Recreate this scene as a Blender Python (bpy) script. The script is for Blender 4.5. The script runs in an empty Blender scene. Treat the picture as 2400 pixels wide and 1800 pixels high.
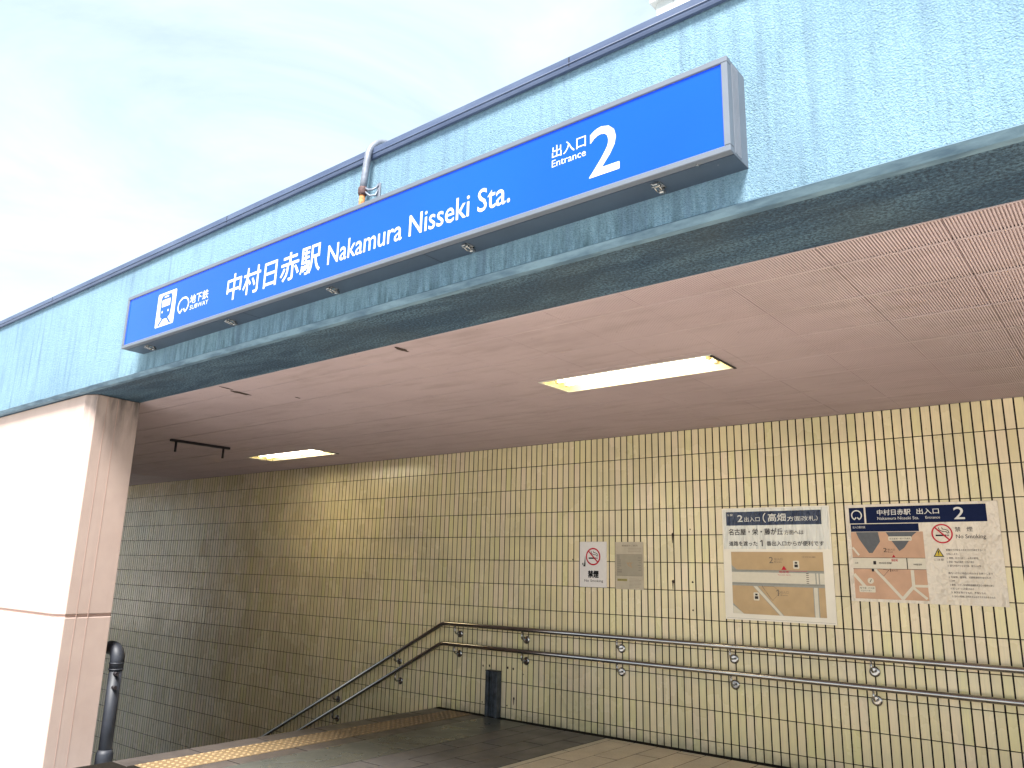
import bpy, bmesh, math, random
from mathutils import Vector, Matrix
random.seed(7)
SC = bpy.context.scene
COL = SC.collection

# ------------------------------------------------------------------ camera
CAM_POS = Vector((0, 0, 1.416))
cam_d = bpy.data.cameras.new('camera'); cam = bpy.data.objects.new('camera', cam_d); COL.objects.link(cam)
RT = Vector((0.78027804, 0.62498495, 0.02366414)); UP = Vector((0.12752002, -0.19601926, 0.97227316)); FW = Vector((-0.61229472, 0.75562574, 0.23264762))
cam.matrix_world = Matrix(((RT.x, UP.x, -FW.x, CAM_POS.x), (RT.y, UP.y, -FW.y, CAM_POS.y), (RT.z, UP.z, -FW.z, CAM_POS.z), (0, 0, 0, 1)))
cam_d.sensor_width = 36; cam_d.lens = 27.502; cam_d.clip_start = 0.05; cam_d.clip_end = 3000
SC.camera = cam

# ------------------------------------------------------------------ light
SUN_DIR = Vector((0.28, -0.62, 1.0)).normalized()
wd = bpy.data.worlds.new('World'); SC.world = wd; wd.use_nodes = True
nt = wd.node_tree; N = nt.nodes; L = nt.links
for n in list(N): N.remove(n)
out = N.new('ShaderNodeOutputWorld'); bg = N.new('ShaderNodeBackground'); L.new(bg.outputs[0], out.inputs[0])
sky = N.new('ShaderNodeTexSky'); sky.sky_type = 'NISHITA'; sky.sun_disc = False
sky.sun_elevation = math.asin(SUN_DIR.z); sky.sun_rotation = math.atan2(SUN_DIR.x, SUN_DIR.y)
sky.air_density = 1.0; sky.dust_density = 0.5
tc = N.new('ShaderNodeTexCoord'); mp = N.new('ShaderNodeMapping'); mp.inputs['Scale'].default_value = (1.0, 1.0, 2.6); mp.inputs['Rotation'].default_value = (0.25, 0.35, 0.5)
L.new(tc.outputs['Generated'], mp.inputs[0])
n1 = N.new('ShaderNodeTexNoise'); n1.inputs['Scale'].default_value = 1.7; n1.inputs['Detail'].default_value = 9; n1.inputs['Roughness'].default_value = 0.60; n1.inputs['Distortion'].default_value = 0.9
L.new(mp.outputs[0], n1.inputs['Vector'])
cr = N.new('ShaderNodeValToRGB'); cr.color_ramp.elements[0].position = 0.30; cr.color_ramp.elements[0].color = (0.42, 0.42, 0.42, 1); cr.color_ramp.elements[1].position = 0.66; cr.color_ramp.elements[1].color = (1, 1, 1, 1)
L.new(n1.outputs[0], cr.inputs[0])
mx = N.new('ShaderNodeMix'); mx.data_type = 'RGBA'
SKYW = 3.55
L.new(cr.outputs[0], mx.inputs['Factor']); L.new(sky.outputs[0], mx.inputs['A']); mx.inputs['B'].default_value = (SKYW * 0.90, SKYW * 1.04, SKYW * 1.08, 1)
L.new(mx.outputs['Result'], bg.inputs[0]); bg.inputs[1].default_value = 0.05

sd = bpy.data.lights.new('sun', 'SUN'); sd.energy = 2.1; sd.angle = math.radians(20); sd.color = (1.0, 0.96, 0.90)
so = bpy.data.objects.new('sun', sd); COL.objects.link(so); so.rotation_euler = SUN_DIR.to_track_quat('Z', 'Y').to_euler(); so.location = (3, -6, 12)

SC.view_settings.view_transform = 'Standard'; SC.view_settings.look = 'None'; SC.view_settings.gamma = 1; SC.view_settings.use_curve_mapping = False
SC.view_settings.exposure = 2.75
SC.render.engine = 'CYCLES'
SC.cycles.max_bounces = 8; SC.cycles.diffuse_bounces = 5; SC.cycles.glossy_bounces = 4
SC.cycles.use_denoising = True

# ------------------------------------------------------------------ dimensions (metres)
D = 6.462           # face of the tiled wall
CZ = 2.705          # underside of beam and ceiling
YF = 2.53           # face of the blue fascia
YB = 3.021          # back edge of the beam
XL, XR = -17.0, 3.6 # how far the entrance reaches
NOSE = -6.12        # top step edge

# ------------------------------------------------------------------ helpers
def link(o):
    COL.objects.link(o); return o

def tag(o, label=None, cat=None, group=None, kind=None):
    if label: o['label'] = label
    if cat: o['category'] = cat
    if group: o['group'] = group
    if kind: o['kind'] = kind
    return o

def empty(name, loc=(0, 0, 0)):
    o = bpy.data.objects.new(name, None); o.location = loc; o.empty_display_size = 0.1
    return link(o)

def mesh_obj(name, me, mat=None, parent=None):
    if mat is not None and len(me.materials) == 0: me.materials.append(mat)
    o = bpy.data.objects.new(name, me); link(o)
    if parent is not None:
        o.parent = parent; o.matrix_parent_inverse = Matrix.Translation(-Vector(parent_loc(parent)))
    return o

def parent_loc(p):
    v = Vector(p.location)
    q = p.parent
    while q is not None:
        v = v + 0 * v
        q = q.parent
    return v

class MB:
    """collects vertices and faces in world coordinates"""
    def __init__(s): s.v = []; s.f = []; s.sm = []
    def add(s, vs, fs, smooth=False):
        b = len(s.v); s.v += [tuple(p) for p in vs]; s.f += [tuple(b + i for i in f) for f in fs]; s.sm += [smooth] * len(fs); return s
    def box(s, x0, x1, y0, y1, z0, z1):
        vs = [(x0, y0, z0), (x1, y0, z0), (x1, y1, z0), (x0, y1, z0), (x0, y0, z1), (x1, y0, z1), (x1, y1, z1), (x0, y1, z1)]
        return s.add(vs, [(0, 3, 2, 1), (4, 5, 6, 7), (0, 1, 5, 4), (1, 2, 6, 5), (2, 3, 7, 6), (3, 0, 4, 7)])
    def cbox(s, x0, x1, y0, y1, z0, z1, c):
        """box with chamfered edges all round"""
        bm = bmesh.new(); bmesh.ops.create_cube(bm, size=1)
        for v in bm.verts: v.co = Vector(((x0 + x1) / 2 + v.co.x * (x1 - x0), (y0 + y1) / 2 + v.co.y * (y1 - y0), (z0 + z1) / 2 + v.co.z * (z1 - z0)))
        bmesh.ops.bevel(bm, geom=list(bm.edges), offset=c, segments=1, affect='EDGES')
        bm.verts.index_update()
        s.add([v.co for v in bm.verts], [[v.index for v in f.verts] for f in bm.faces]); bm.free(); return s
    def prism_x(s, prof, x0, x1, cap=True):
        """profile of (y,z) points swept along X"""
        n = len(prof); vs = [(x0, y, z) for y, z in prof] + [(x1, y, z) for y, z in prof]
        fs = [(i, (i + 1) % n, n + (i + 1) % n, n + i) for i in range(n)]
        if cap: fs += [tuple(range(n))[::-1], tuple(range(n, 2 * n))]
        return s.add(vs, fs)
    def prism_z(s, plan, z0, z1):
        n = len(plan); vs = [(x, y, z0) for x, y in plan] + [(x, y, z1) for x, y in plan]
        return s.add(vs, [(i, (i + 1) % n, n + (i + 1) % n, n + i) for i in range(n)] + [tuple(range(n))[::-1], tuple(range(n, 2 * n))])
    def tube(s, pts, r, seg=14, caps=True, rs=None):
        pts = [Vector(p) for p in pts]; n = len(pts); vs = []; up = Vector((0, 0, 1)); prev = None
        for i, p in enumerate(pts):
            a = (p - pts[i - 1]).normalized() if i > 0 else None
            b = (pts[i + 1] - p).normalized() if i < n - 1 else None
            t = ((a + b).normalized() if a is not None and b is not None else (a or b))
            k = 1.0
            if a is not None and b is not None:
                k = 1 / max(0.4, t.dot(a))
            if prev is None:
                ref = up if abs(t.dot(up)) < 0.9 else Vector((1, 0, 0))
                u = t.cross(ref).normalized()
            else:
                u = (prev - t * prev.dot(t)).normalized()
            prev = u; w = t.cross(u)
            bend = (b - a) if (a is not None and b is not None and (b - a).length > 1e-4) else None
            for j in range(seg):
                an = 2 * math.pi * j / seg; rr = rs[i] if rs else r
                o = (u * math.cos(an) + w * math.sin(an)) * rr
                if bend is not None:
                    bn = bend.normalized(); bn = (bn - t * bn.dot(t)).normalized(); o = o + bn * o.dot(bn) * (k - 1)
                vs.append(p + o)
        fs = []
        for i in range(n - 1):
            for j in range(seg):
                fs.append((i * seg + j, i * seg + (j + 1) % seg, (i + 1) * seg + (j + 1) % seg, (i + 1) * seg + j))
        s.add(vs, fs, True)
        if caps:
            b = len(s.v) - n * seg
            s.f += [tuple(b + j for j in range(seg))[::-1], tuple(b + (n - 1) * seg + j for j in range(seg))]; s.sm += [False, False]
        return s
    def disc(s, c, nrm, r, h, seg=24, smooth=False):
        c = Vector(c); nrm = Vector(nrm).normalized()
        return s.tube([c, c + nrm * h], r, seg)
    def mesh(s, name):
        me = bpy.data.meshes.new(name); me.from_pydata(s.v, [], s.f); me.update()
        bm = bmesh.new(); bm.from_mesh(me); bmesh.ops.recalc_face_normals(bm, faces=list(bm.faces)); bm.to_mesh(me); bm.free()
        me.polygons.foreach_set('use_smooth', s.sm); me.update()
        return me
    def build(s, name, mat, parent=None): return mesh_obj(name, s.mesh(name), mat, parent)

def copy_tree(o, parent=None):
    c = o.copy(); link(c); c.parent = parent
    for ch in list(o.children): copy_tree(ch, c)
    return c

# ------------------------------------------------------------------ materials
MATS = {}
class Mat:
    def __init__(s, name, base=(0.5, 0.5, 0.5), rough=0.6, metal=0.0, spec=0.5, coat=0.0, coat_rough=0.1):
        s.m = bpy.data.materials.new(name); s.m.use_nodes = True; s.N = s.m.node_tree.nodes; s.L = s.m.node_tree.links
        s.b = s.N['Principled BSDF']; s.b.inputs['Base Color'].default_value = (*base, 1); s.b.inputs['Roughness'].default_value = rough
        s.b.inputs['Metallic'].default_value = metal; s.b.inputs['Specular IOR Level'].default_value = spec
        s.b.inputs['Coat Weight'].default_value = coat; s.b.inputs['Coat Roughness'].default_value = coat_rough
        s.geo = s.N.new('ShaderNodeNewGeometry'); s.pos = s.geo.outputs['Position']
    def mapv(s, scale=(1, 1, 1), rot=(0, 0, 0), loc=(0, 0, 0), src=None):
        m = s.N.new('ShaderNodeMapping'); m.inputs['Scale'].default_value = scale; m.inputs['Rotation'].default_value = rot; m.inputs['Location'].default_value = loc
        s.L.new(src or s.pos, m.inputs[0]); return m.outputs[0]
    def noise(s, scale, detail=5, rough=0.55, vec=None, dist=0.0):
        n = s.N.new('ShaderNodeTexNoise'); n.inputs['Scale'].default_value = scale; n.inputs['Detail'].default_value = detail; n.inputs['Roughness'].default_value = rough; n.inputs['Distortion'].default_value = dist
        s.L.new(vec or s.pos, n.inputs['Vector']); return n.outputs[0]
    def voro(s, scale, vec=None, feature='F1'):
        n = s.N.new('ShaderNodeTexVoronoi'); n.feature = feature; n.inputs['Scale'].default_value = scale; s.L.new(vec or s.pos, n.inputs['Vector']); return n.outputs['Distance']
    def ramp(s, src, stops, interp='LINEAR'):
        r = s.N.new('ShaderNodeValToRGB'); r.color_ramp.interpolation = interp; e = r.color_ramp.elements
        while len(e) < len(stops): e.new(0.5)
        for i, (p, c) in enumerate(stops):
            e[i].position = p; e[i].color = (c, c, c, 1) if isinstance(c, (int, float)) else (*c, 1)
        s.L.new(src, r.inputs[0]); return r.outputs[0]
    def mix(s, fac, a, b, mode='MIX'):
        m = s.N.new('ShaderNodeMix'); m.data_type = 'RGBA'; m.blend_type = mode
        for k, v in (('Factor', fac), ('A', a), ('B', b)):
            if isinstance(v, (int, float)): m.inputs[k].default_value = v if k == 'Factor' else (v, v, v, 1)
            elif isinstance(v, tuple): m.inputs[k].default_value = (*v, 1)
            else: s.L.new(v, m.inputs[k])
        return m.outputs['Result']
    def math(s, op, a, b=0.0, clamp=False):
        m = s.N.new('ShaderNodeMath'); m.operation = op; m.use_clamp = clamp
        for i, v in enumerate((a, b)):
            if isinstance(v, (int, float)): m.inputs[i].default_value = v
            else: s.L.new(v, m.inputs[i])
        return m.outputs[0]
    def sep(s):
        x = s.N.new('ShaderNodeSeparateXYZ'); s.L.new(s.pos, x.inputs[0]); return x.outputs
    def base(s, c): s.L.new(c, s.b.inputs['Base Color']); return s
    def rough(s, c): s.L.new(c, s.b.inputs['Roughness']); return s
    def bump(s, h, strength=0.3, dist=0.01):
        b = s.N.new('ShaderNodeBump'); b.inputs['Strength'].default_value = strength; b.inputs['Distance'].default_value = dist
        s.L.new(h, b.inputs['Height'])
        if s.b.inputs['Normal'].is_linked:
            s.L.new(s.b.inputs['Normal'].links[0].from_socket, b.inputs['Normal'])
        s.L.new(b.outputs[0], s.b.inputs['Normal']); return s

def plain(name, base, rough=0.6, metal=0.0, grain=0.06, scale=40, **k):
    if any(w in name for w in ('print', 'ink', 'map', 'notice', 'faded')): k.setdefault('spec', 0.12); rough = 0.6
    m = Mat(name, base, rough, metal, **k)
    n = m.noise(scale, 4)
    m.base(m.mix(m.ramp(n, [(0.3, 0.0), (0.7, 1.0)]), tuple(c * (1 - grain) for c in base), tuple(min(1, c * (1 + grain)) for c in base)))
    return m.m

# stucco, blue paint
def blue_stucco():
    m = Mat('blue_stucco_paint', rough=0.8, spec=0.25)
    x, y, z = m.sep()
    big = m.noise(1.1, 5); spk = m.noise(150, 3, 0.7); vor = m.voro(120)
    c = m.mix(m.ramp(big, [(0.35, 0.0), (0.65, 1.0)]), (0.150, 0.255, 0.345), (0.190, 0.315, 0.395))
    c = m.mix(m.ramp(spk, [(0.30, 0.75), (0.48, 0.0)]), c, (0.085, 0.16, 0.225))
    c = m.mix(m.ramp(spk, [(0.55, 0.0), (0.72, 0.5)]), c, (0.30, 0.43, 0.49))
    # vertical rain streaks
    st = m.noise(1.0, 6, 0.6, m.mapv((16, 4, 0.9)))
    st2 = m.noise(1.0, 4, 0.6, m.mapv((55, 4, 2.2)))
    msk = m.ramp(m.noise(0.8, 3), [(0.38, 0.15), (0.6, 1.0)])
    s1 = m.math('MULTIPLY', m.ramp(st, [(0.50, 0.0), (0.68, 0.6)]), msk)
    s2 = m.math('MULTIPLY', m.ramp(st2, [(0.52, 0.0), (0.72, 0.40)]), msk)
    c = m.mix(s1, c, (0.09, 0.145, 0.22)); c = m.mix(s2, c, (0.08, 0.13, 0.19))
    # grime climbing from the lower edge
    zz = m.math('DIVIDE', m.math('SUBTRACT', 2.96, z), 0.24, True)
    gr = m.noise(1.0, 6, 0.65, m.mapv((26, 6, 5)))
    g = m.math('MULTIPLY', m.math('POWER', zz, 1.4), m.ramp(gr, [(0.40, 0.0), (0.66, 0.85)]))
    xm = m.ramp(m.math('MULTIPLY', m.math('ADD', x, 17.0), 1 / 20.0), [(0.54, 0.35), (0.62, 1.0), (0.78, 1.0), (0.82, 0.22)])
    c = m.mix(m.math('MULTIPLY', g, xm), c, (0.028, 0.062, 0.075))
    zt = m.math('DIVIDE', m.math('SUBTRACT', z, 3.50), 0.10, True)
    c = m.mix(m.math('MULTIPLY', zt, m.ramp(m.noise(1, 5, .6, m.mapv((30, 4, 6))), [(0.4, 0.1), (0.65, 0.55)])), c, (0.10, 0.16, 0.26))
    m.base(c)
    m.bump(m.noise(230, 2, 0.6), 0.9, 0.008); m.bump(vor, 0.5, 0.006)
    return m.m
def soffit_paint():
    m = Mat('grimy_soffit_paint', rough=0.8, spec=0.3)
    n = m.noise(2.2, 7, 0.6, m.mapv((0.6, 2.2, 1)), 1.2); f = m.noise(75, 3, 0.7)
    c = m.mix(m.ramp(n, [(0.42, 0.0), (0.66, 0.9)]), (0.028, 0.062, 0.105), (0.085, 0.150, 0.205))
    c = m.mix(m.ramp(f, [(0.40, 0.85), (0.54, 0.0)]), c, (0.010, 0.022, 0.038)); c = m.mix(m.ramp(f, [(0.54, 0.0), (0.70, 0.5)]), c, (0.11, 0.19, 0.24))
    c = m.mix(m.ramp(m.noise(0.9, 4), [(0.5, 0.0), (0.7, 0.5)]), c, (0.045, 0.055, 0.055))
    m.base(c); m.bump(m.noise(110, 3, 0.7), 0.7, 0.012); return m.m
def lip_paint():
    m = Mat('weathered_drip_edge', rough=0.7, spec=0.3)
    n = m.noise(1, 6, 0.6, m.mapv((5, 20, 20)))
    m.base(m.mix(m.ramp(n, [(0.38, 0.0), (0.62, 1.0)]), (0.06, 0.11, 0.16), (0.13, 0.21, 0.27))); m.bump(m.noise(60, 4), 0.3, 0.006); return m.m
MATS['stucco'] = blue_stucco(); MATS['soffit'] = soffit_paint(); MATS['lip'] = lip_paint()

def coping():
    m = Mat('painted_metal_coping', rough=0.45, spec=0.5)
    n = m.noise(1, 6, 0.6, m.mapv((3, 20, 20)))
    m.base(m.mix(m.ramp(n, [(0.35, 0.0), (0.65, 1.0)]), (0.045, 0.065, 0.125), (0.072, 0.098, 0.165))); m.bump(m.noise(9, 3), 0.15, 0.01); return m.m
MATS['coping'] = coping()

def pink_concrete():
    m = Mat('pink_painted_concrete', rough=0.8, spec=0.3)
    x, y, z = m.sep()
    n = m.noise(3, 6); st = m.noise(1, 5, 0.6, m.mapv((14, 14, 0.8)))
    c = m.mix(m.ramp(n, [(0.35, 0), (0.65, 1)]), (0.44, 0.335, 0.295), (0.49, 0.38, 0.335))
    c = m.mix(m.ramp(st, [(0.55, 0), (0.75, 0.25)]), c, (0.36, 0.27, 0.235))
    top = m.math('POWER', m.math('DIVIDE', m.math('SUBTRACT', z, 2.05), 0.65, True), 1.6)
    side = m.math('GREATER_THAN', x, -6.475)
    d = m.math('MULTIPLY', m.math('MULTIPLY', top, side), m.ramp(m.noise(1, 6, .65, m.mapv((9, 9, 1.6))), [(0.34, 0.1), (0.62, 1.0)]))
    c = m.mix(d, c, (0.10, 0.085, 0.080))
    m.base(c); m.bump(m.noise(160, 3, .6), 0.25, 0.004); m.bump(st, 0.1, 0.01)
    return m.m
MATS['pink'] = pink_concrete()
MATS['pink_joint'] = plain('joint_sealant', (0.40, 0.27, 0.23), 0.8)

# wall tiles: each tile gets its own tint from the cell it sits in
TP, CP = 0.06732, 0.2384          # tile pitch, course pitch
TX0, TZ0 = -1.2465, 0.095
def tile_mat():
    m = Mat('cream_glazed_tile', rough=0.22, spec=0.55)
    x, y, z = m.sep()
    cx = m.math('FLOOR', m.math('DIVIDE', m.math('SUBTRACT', x, TX0), TP)); cz = m.math('FLOOR', m.math('DIVIDE', m.math('SUBTRACT', z, TZ0), CP))
    cmb = m.N.new('ShaderNodeCombineXYZ'); m.L.new(cx, cmb.inputs[0]); m.L.new(cz, cmb.inputs[2])
    wn = m.N.new('ShaderNodeTexWhiteNoise'); m.L.new(cmb.outputs[0], wn.inputs['Vector'])
    rnd = wn.outputs['Value']
    c = m.ramp(rnd, [(0.0, (0.64, 0.54, 0.32)), (0.35, (0.70, 0.595, 0.345)), (0.6, (0.71, 0.58, 0.40)), (0.8, (0.66, 0.585, 0.30)), (1.0, (0.73, 0.61, 0.41))])
    grain = m.noise(1, 4, 0.6, m.mapv((95, 20, 3)))
    c = m.mix(m.ramp(grain, [(0.45, 0), (0.7, 0.35)]), c, (0.52, 0.44, 0.33))
    dirt = m.noise(0.8, 6, 0.6, m.mapv((1.0, 1, 1.3)))
    c = m.mix(m.ramp(dirt, [(0.46, 0.0), (0.74, 0.5)]), c, (0.33, 0.285, 0.20))
    low = m.math('MULTIPLY', m.math('DIVIDE', m.math('SUBTRACT', 0.10, z), 0.12, True), m.math('GREATER_THAN', x, -6.15))
    c = m.mix(m.math('MULTIPLY', low, m.ramp(m.noise(12, 4), [(0.35, 0.2), (0.6, 0.8)])), c, (0.2, 0.18, 0.12))
    sp = m.noise(38, 5, 0.7)
    c = m.mix(m.ramp(sp, [(0.70, 0.0), (0.75, 0.4)]), c, (0.15, 0.11, 0.06))
    m.base(c); m.rough(m.ramp(m.noise(2.0, 5), [(0.3, 0.16), (0.7, 0.36)]))
    m.bump(m.noise(1, 3, .5, m.mapv((60, 20, 5))), 0.12, 0.004)
    return m.m
MATS['tile'] = tile_mat()
MATS['grout'] = plain('dark_brown_grout', (0.009, 0.006, 0.005), 0.95, grain=0.4, scale=9)

def ceil_mat():
    m = Mat('pink_ribbed_ceiling_paint', rough=0.62, spec=0.3)
    n = m.noise(1.3, 6, 0.6)
    c = m.mix(m.ramp(n, [(0.32, 0), (0.68, 1)]), (0.445, 0.355, 0.365), (0.51, 0.41, 0.42))
    c = m.mix(m.ramp(m.noise(1, 6, .62, m.mapv((2, 9, 2))), [(0.50, 0), (0.74, 0.55)]), c, (0.33, 0.26, 0.245))
    c = m.mix(m.ramp(m.noise(17, 4, .7), [(0.64, 0), (0.74, 0.5)]), c, (0.20, 0.14, 0.12))
    m.base(c); return m.m
MATS['ceil'] = ceil_mat()
MATS['ceil_back'] = plain('ceiling_backing', (0.16, 0.11, 0.095), 0.8)
MATS['stain'] = plain('rust_brown_stain', (0.045, 0.025, 0.018), 0.85, grain=0.5, scale=60)

MATS['alu'] = plain('grey_aluminium', (0.125, 0.145, 0.180), 0.5, 0.2, grain=0.05, scale=12)
def signblue():
    m = Mat('blue_acrylic', (0.0015, 0.085, 0.82), 0.25, spec=0.35, coat=0.12, coat_rough=0.12)
    n = m.noise(0.7, 3); m.base(m.mix(m.ramp(n, [(0.3, 0), (0.7, 1)]), (0.0005, 0.057, 0.70), (0.0008, 0.072, 0.84)))
    return m.m
MATS['sign_blue'] = signblue()
MATS['white'] = plain('white_vinyl', (0.50, 0.51, 0.52), 0.4, grain=0.02)
MATS['chrome'] = plain('latch_steel', (0.33, 0.33, 0.33), 0.25, 0.9, grain=0.15, scale=90)
MATS['galv'] = plain('galvanised_conduit', (0.17, 0.19, 0.235), 0.5, 0.3, grain=0.2, scale=45)
MATS['rust'] = plain('orange_rust', (0.42, 0.17, 0.06), 0.85, grain=0.5, scale=70)
MATS['rust_dark'] = plain('dark_rust', (0.09, 0.05, 0.05), 0.7, 0.3, grain=0.4, scale=60)
def steel():
    m = Mat('brushed_stainless', (0.50, 0.49, 0.48), 0.14, 1.0)
    
    m.base(m.mix(m.ramp(m.noise(5, 4), [(0.4, 0), (0.7, 1)]), (0.38, 0.37, 0.365), (0.29, 0.28, 0.275))); return m.m
MATS['steel'] = steel()
MATS['post'] = plain('dark_steel_channel', (0.060, 0.070, 0.085), 0.42, 0.5, grain=0.5, scale=14)
MATS['pipe'] = plain('dark_grey_pipe', (0.020, 0.023, 0.032), 0.55, 0.1, grain=0.3, scale=9)
MATS['black'] = plain('black_print', (0.012, 0.012, 0.014), 0.5)
MATS['dark_metal'] = plain('dark_brown_metal', (0.018, 0.014, 0.018), 0.5, 0.3)
MATS['reflector'] = plain('white_enamel', (0.72, 0.62, 0.34), 0.4, grain=0.03)
MATS['trim_white'] = plain('pale_lamp_trim', (0.62, 0.60, 0.52), 0.4)
def emi(name, col, s):
    m = Mat(name, (0.8, 0.8, 0.8), 0.5); m.b.inputs['Emission Color'].default_value = (*col, 1); m.b.inputs['Emission Strength'].default_value = s; return m.m
MATS['tube'] = emi('fluorescent_glow', (1.0, 0.90, 0.66), 4.2)

def stone(name, a, b, rough, spk=0.3, sc=60, wet=0.0):
    m = Mat(name, rough=rough, spec=0.5)
    info = m.N.new('ShaderNodeObjectInfo')
    n = m.noise(4, 6); f = m.noise(sc, 3, .7)
    c = m.mix(m.ramp(n, [(0.3, 0), (0.7, 1)]), a, b)
    c = m.mix(m.math('MULTIPLY', info.outputs['Random'], 0.2), c, tuple(v * 0.68 for v in a))
    c = m.mix(m.ramp(f, [(0.35, spk), (0.5, 0)]), c, tuple(v * 0.4 for v in a))
    m.base(c); m.rough(m.ramp(m.noise(2.5, 5), [(0.35, rough - 0.12), (0.65, rough + 0.12)])); m.bump(m.noise(90, 3), 0.12, 0.003); return m.m
MATS['paver_beige'] = stone('beige_stone_paver', (0.44, 0.37, 0.275), (0.56, 0.475, 0.36), 0.45)
MATS['paver_dark'] = stone('dark_granite_paver', (0.080, 0.074, 0.072), (0.120, 0.110, 0.106), 0.46)
MATS['granite_brown'] = stone('brown_granite_edge', (0.062, 0.052, 0.048), (0.10, 0.085, 0.078), 0.4)
MATS['sill'] = stone('polished_dark_sill', (0.066, 0.070, 0.063), (0.086, 0.090, 0.082), 0.30, 0.1)
MATS['strip_light'] = stone('pale_stone_strip', (0.44, 0.39, 0.30), (0.50, 0.44, 0.34), 0.45)
MATS['floor_joint'] = plain('dark_floor_joint', (0.012, 0.010, 0.008), 0.9, grain=0.3, spec=0.1)
def tact():
    m = Mat('yellow_tactile_tile', rough=0.55)
    n = m.noise(3.0, 5); f = m.noise(60, 3)
    x, y, z = m.sep()
    near_wall = m.math('MULTIPLY', m.math('DIVIDE', m.math('SUBTRACT', y, 4.2), 1.6, True), 0.75)  # yellow turns browner towards the tiled wall
    c = m.mix(near_wall, (0.29, 0.20, 0.095), (0.17, 0.11, 0.078))
    c = m.mix(m.ramp(n, [(0.35, 0), (0.7, 0.6)]), c, (0.34, 0.24, 0.13)); c = m.mix(m.math('MULTIPLY', m.math('LESS_THAN', z, 0.0028), 0.62), c, (0.11, 0.075, 0.045)); c = m.mix(m.ramp(f, [(0.3, .5), (0.5, 0)]), c, (0.14, 0.10, 0.06))
    m.base(c); return m.m
MATS['tactile'] = tact()
def asphalt():
    m = Mat('grey_pavement', rough=0.8); n = m.noise(0.8, 6); f = m.noise(120, 3)
    c = m.mix(m.ramp(n, [(0.3, 0), (0.7, 1)]), (0.46, 0.45, 0.43), (0.54, 0.53, 0.51)); m.base(m.mix(m.ramp(f, [(0.35, .5), (0.55, 0)]), c, (0.11, 0.11, 0.11))); return m.m
MATS['pavement'] = asphalt()
MATS['concrete'] = plain('grey_concrete', (0.30, 0.29, 0.27), 0.85, grain=0.15, scale=4)
MATS['building'] = plain('pale_building_panel', (0.42, 0.45, 0.46), 0.7, grain=0.05, scale=0.6)
MATS['bjoint'] = plain('building_joint', (0.25, 0.27, 0.28), 0.8)
MATS['glass'] = plain('dark_window_glass', (0.10, 0.13, 0.16), 0.1, grain=0.1, scale=1)

def paper(name, base, rough=0.35, vert=False, amp=0.35, sc=3.0, coat=0.0):
    m = Mat(name, base, rough, coat=coat, coat_rough=0.12)
    v = m.mapv((17, 1, 2.6) if vert else (1.6, 1, 1.0), (0, 0.5 if not vert else 0, 0))
    n = m.noise(sc if not vert else 1.0, 5, 0.55, v, 0.15)
    m.base(m.mix(m.ramp(m.noise(5, 5), [(0.3, 0), (0.7, 1)]), tuple(c * 0.93 for c in base), base))
    m.bump(n, min(1, amp), 0.16 if not vert else 0.07); return m.m
MATS['paper'] = paper('matt_poster_paper', (0.74, 0.68, 0.58), 0.5, amp=0.05)
MATS['film'] = paper('wrinkled_clear_film', (0.68, 0.65, 0.58), 0.10, True, 1.0, coat=1.0)
MATS['navy_film'] = paper('navy_under_wrinkled_film', (0.003, 0.010, 0.045), 0.14, True, 1.0, coat=0.2)
MATS['crumpled'] = paper('crumpled_poster_paper', (0.68, 0.60, 0.50), 0.30, False, 0.8)
MATS['navy'] = plain('navy_print', (0.003, 0.009, 0.045), 0.35, grain=0.05)
MATS['print_white'] = plain('pale_print', (0.62, 0.60, 0.56), 0.4, grain=0.03)
MATS['cool_white'] = plain('white_notice_board', (0.66, 0.62, 0.60), 0.4, grain=0.03)
MATS['red'] = plain('red_print', (0.45, 0.015, 0.035), 0.4, grain=0.05)
MATS['ink'] = plain('dark_ink', (0.035, 0.028, 0.03), 0.5, grain=0.1)
MATS['ink_soft'] = plain('faded_ink', (0.17, 0.135, 0.11), 0.6, grain=0.1)
MATS['map_tan'] = plain('tan_map_block', (0.46, 0.325, 0.185), 0.45, grain=0.06, scale=10)
MATS['map_tan_pink'] = plain('salmon_map_block', (0.50, 0.31, 0.21), 0.4, grain=0.1, scale=8)
MATS['map_grey'] = plain('grey_map_band', (0.30, 0.30, 0.27), 0.45, grain=0.05)
MATS['map_slate'] = plain('slate_map_block', (0.11, 0.115, 0.125), 0.4, grain=0.08)
MATS['map_road'] = plain('pale_map_road', (0.60, 0.55, 0.45), 0.45, grain=0.03)
MATS['yellow'] = plain('yellow_print', (0.55, 0.42, 0.06), 0.45)
MATS['olive'] = plain('olive_marker', (0.27, 0.23, 0.05), 0.5)
MATS['orange_ink'] = plain('orange_faded_ink', (0.42, 0.25, 0.12), 0.5)
MATS['faded'] = plain('faded_notice_paper', (0.44, 0.38, 0.29), 0.5, grain=0.06, scale=14)
MATS['faded_box'] = plain('faded_grey_panel', (0.33, 0.29, 0.22), 0.5, grain=0.06, scale=14)

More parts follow.
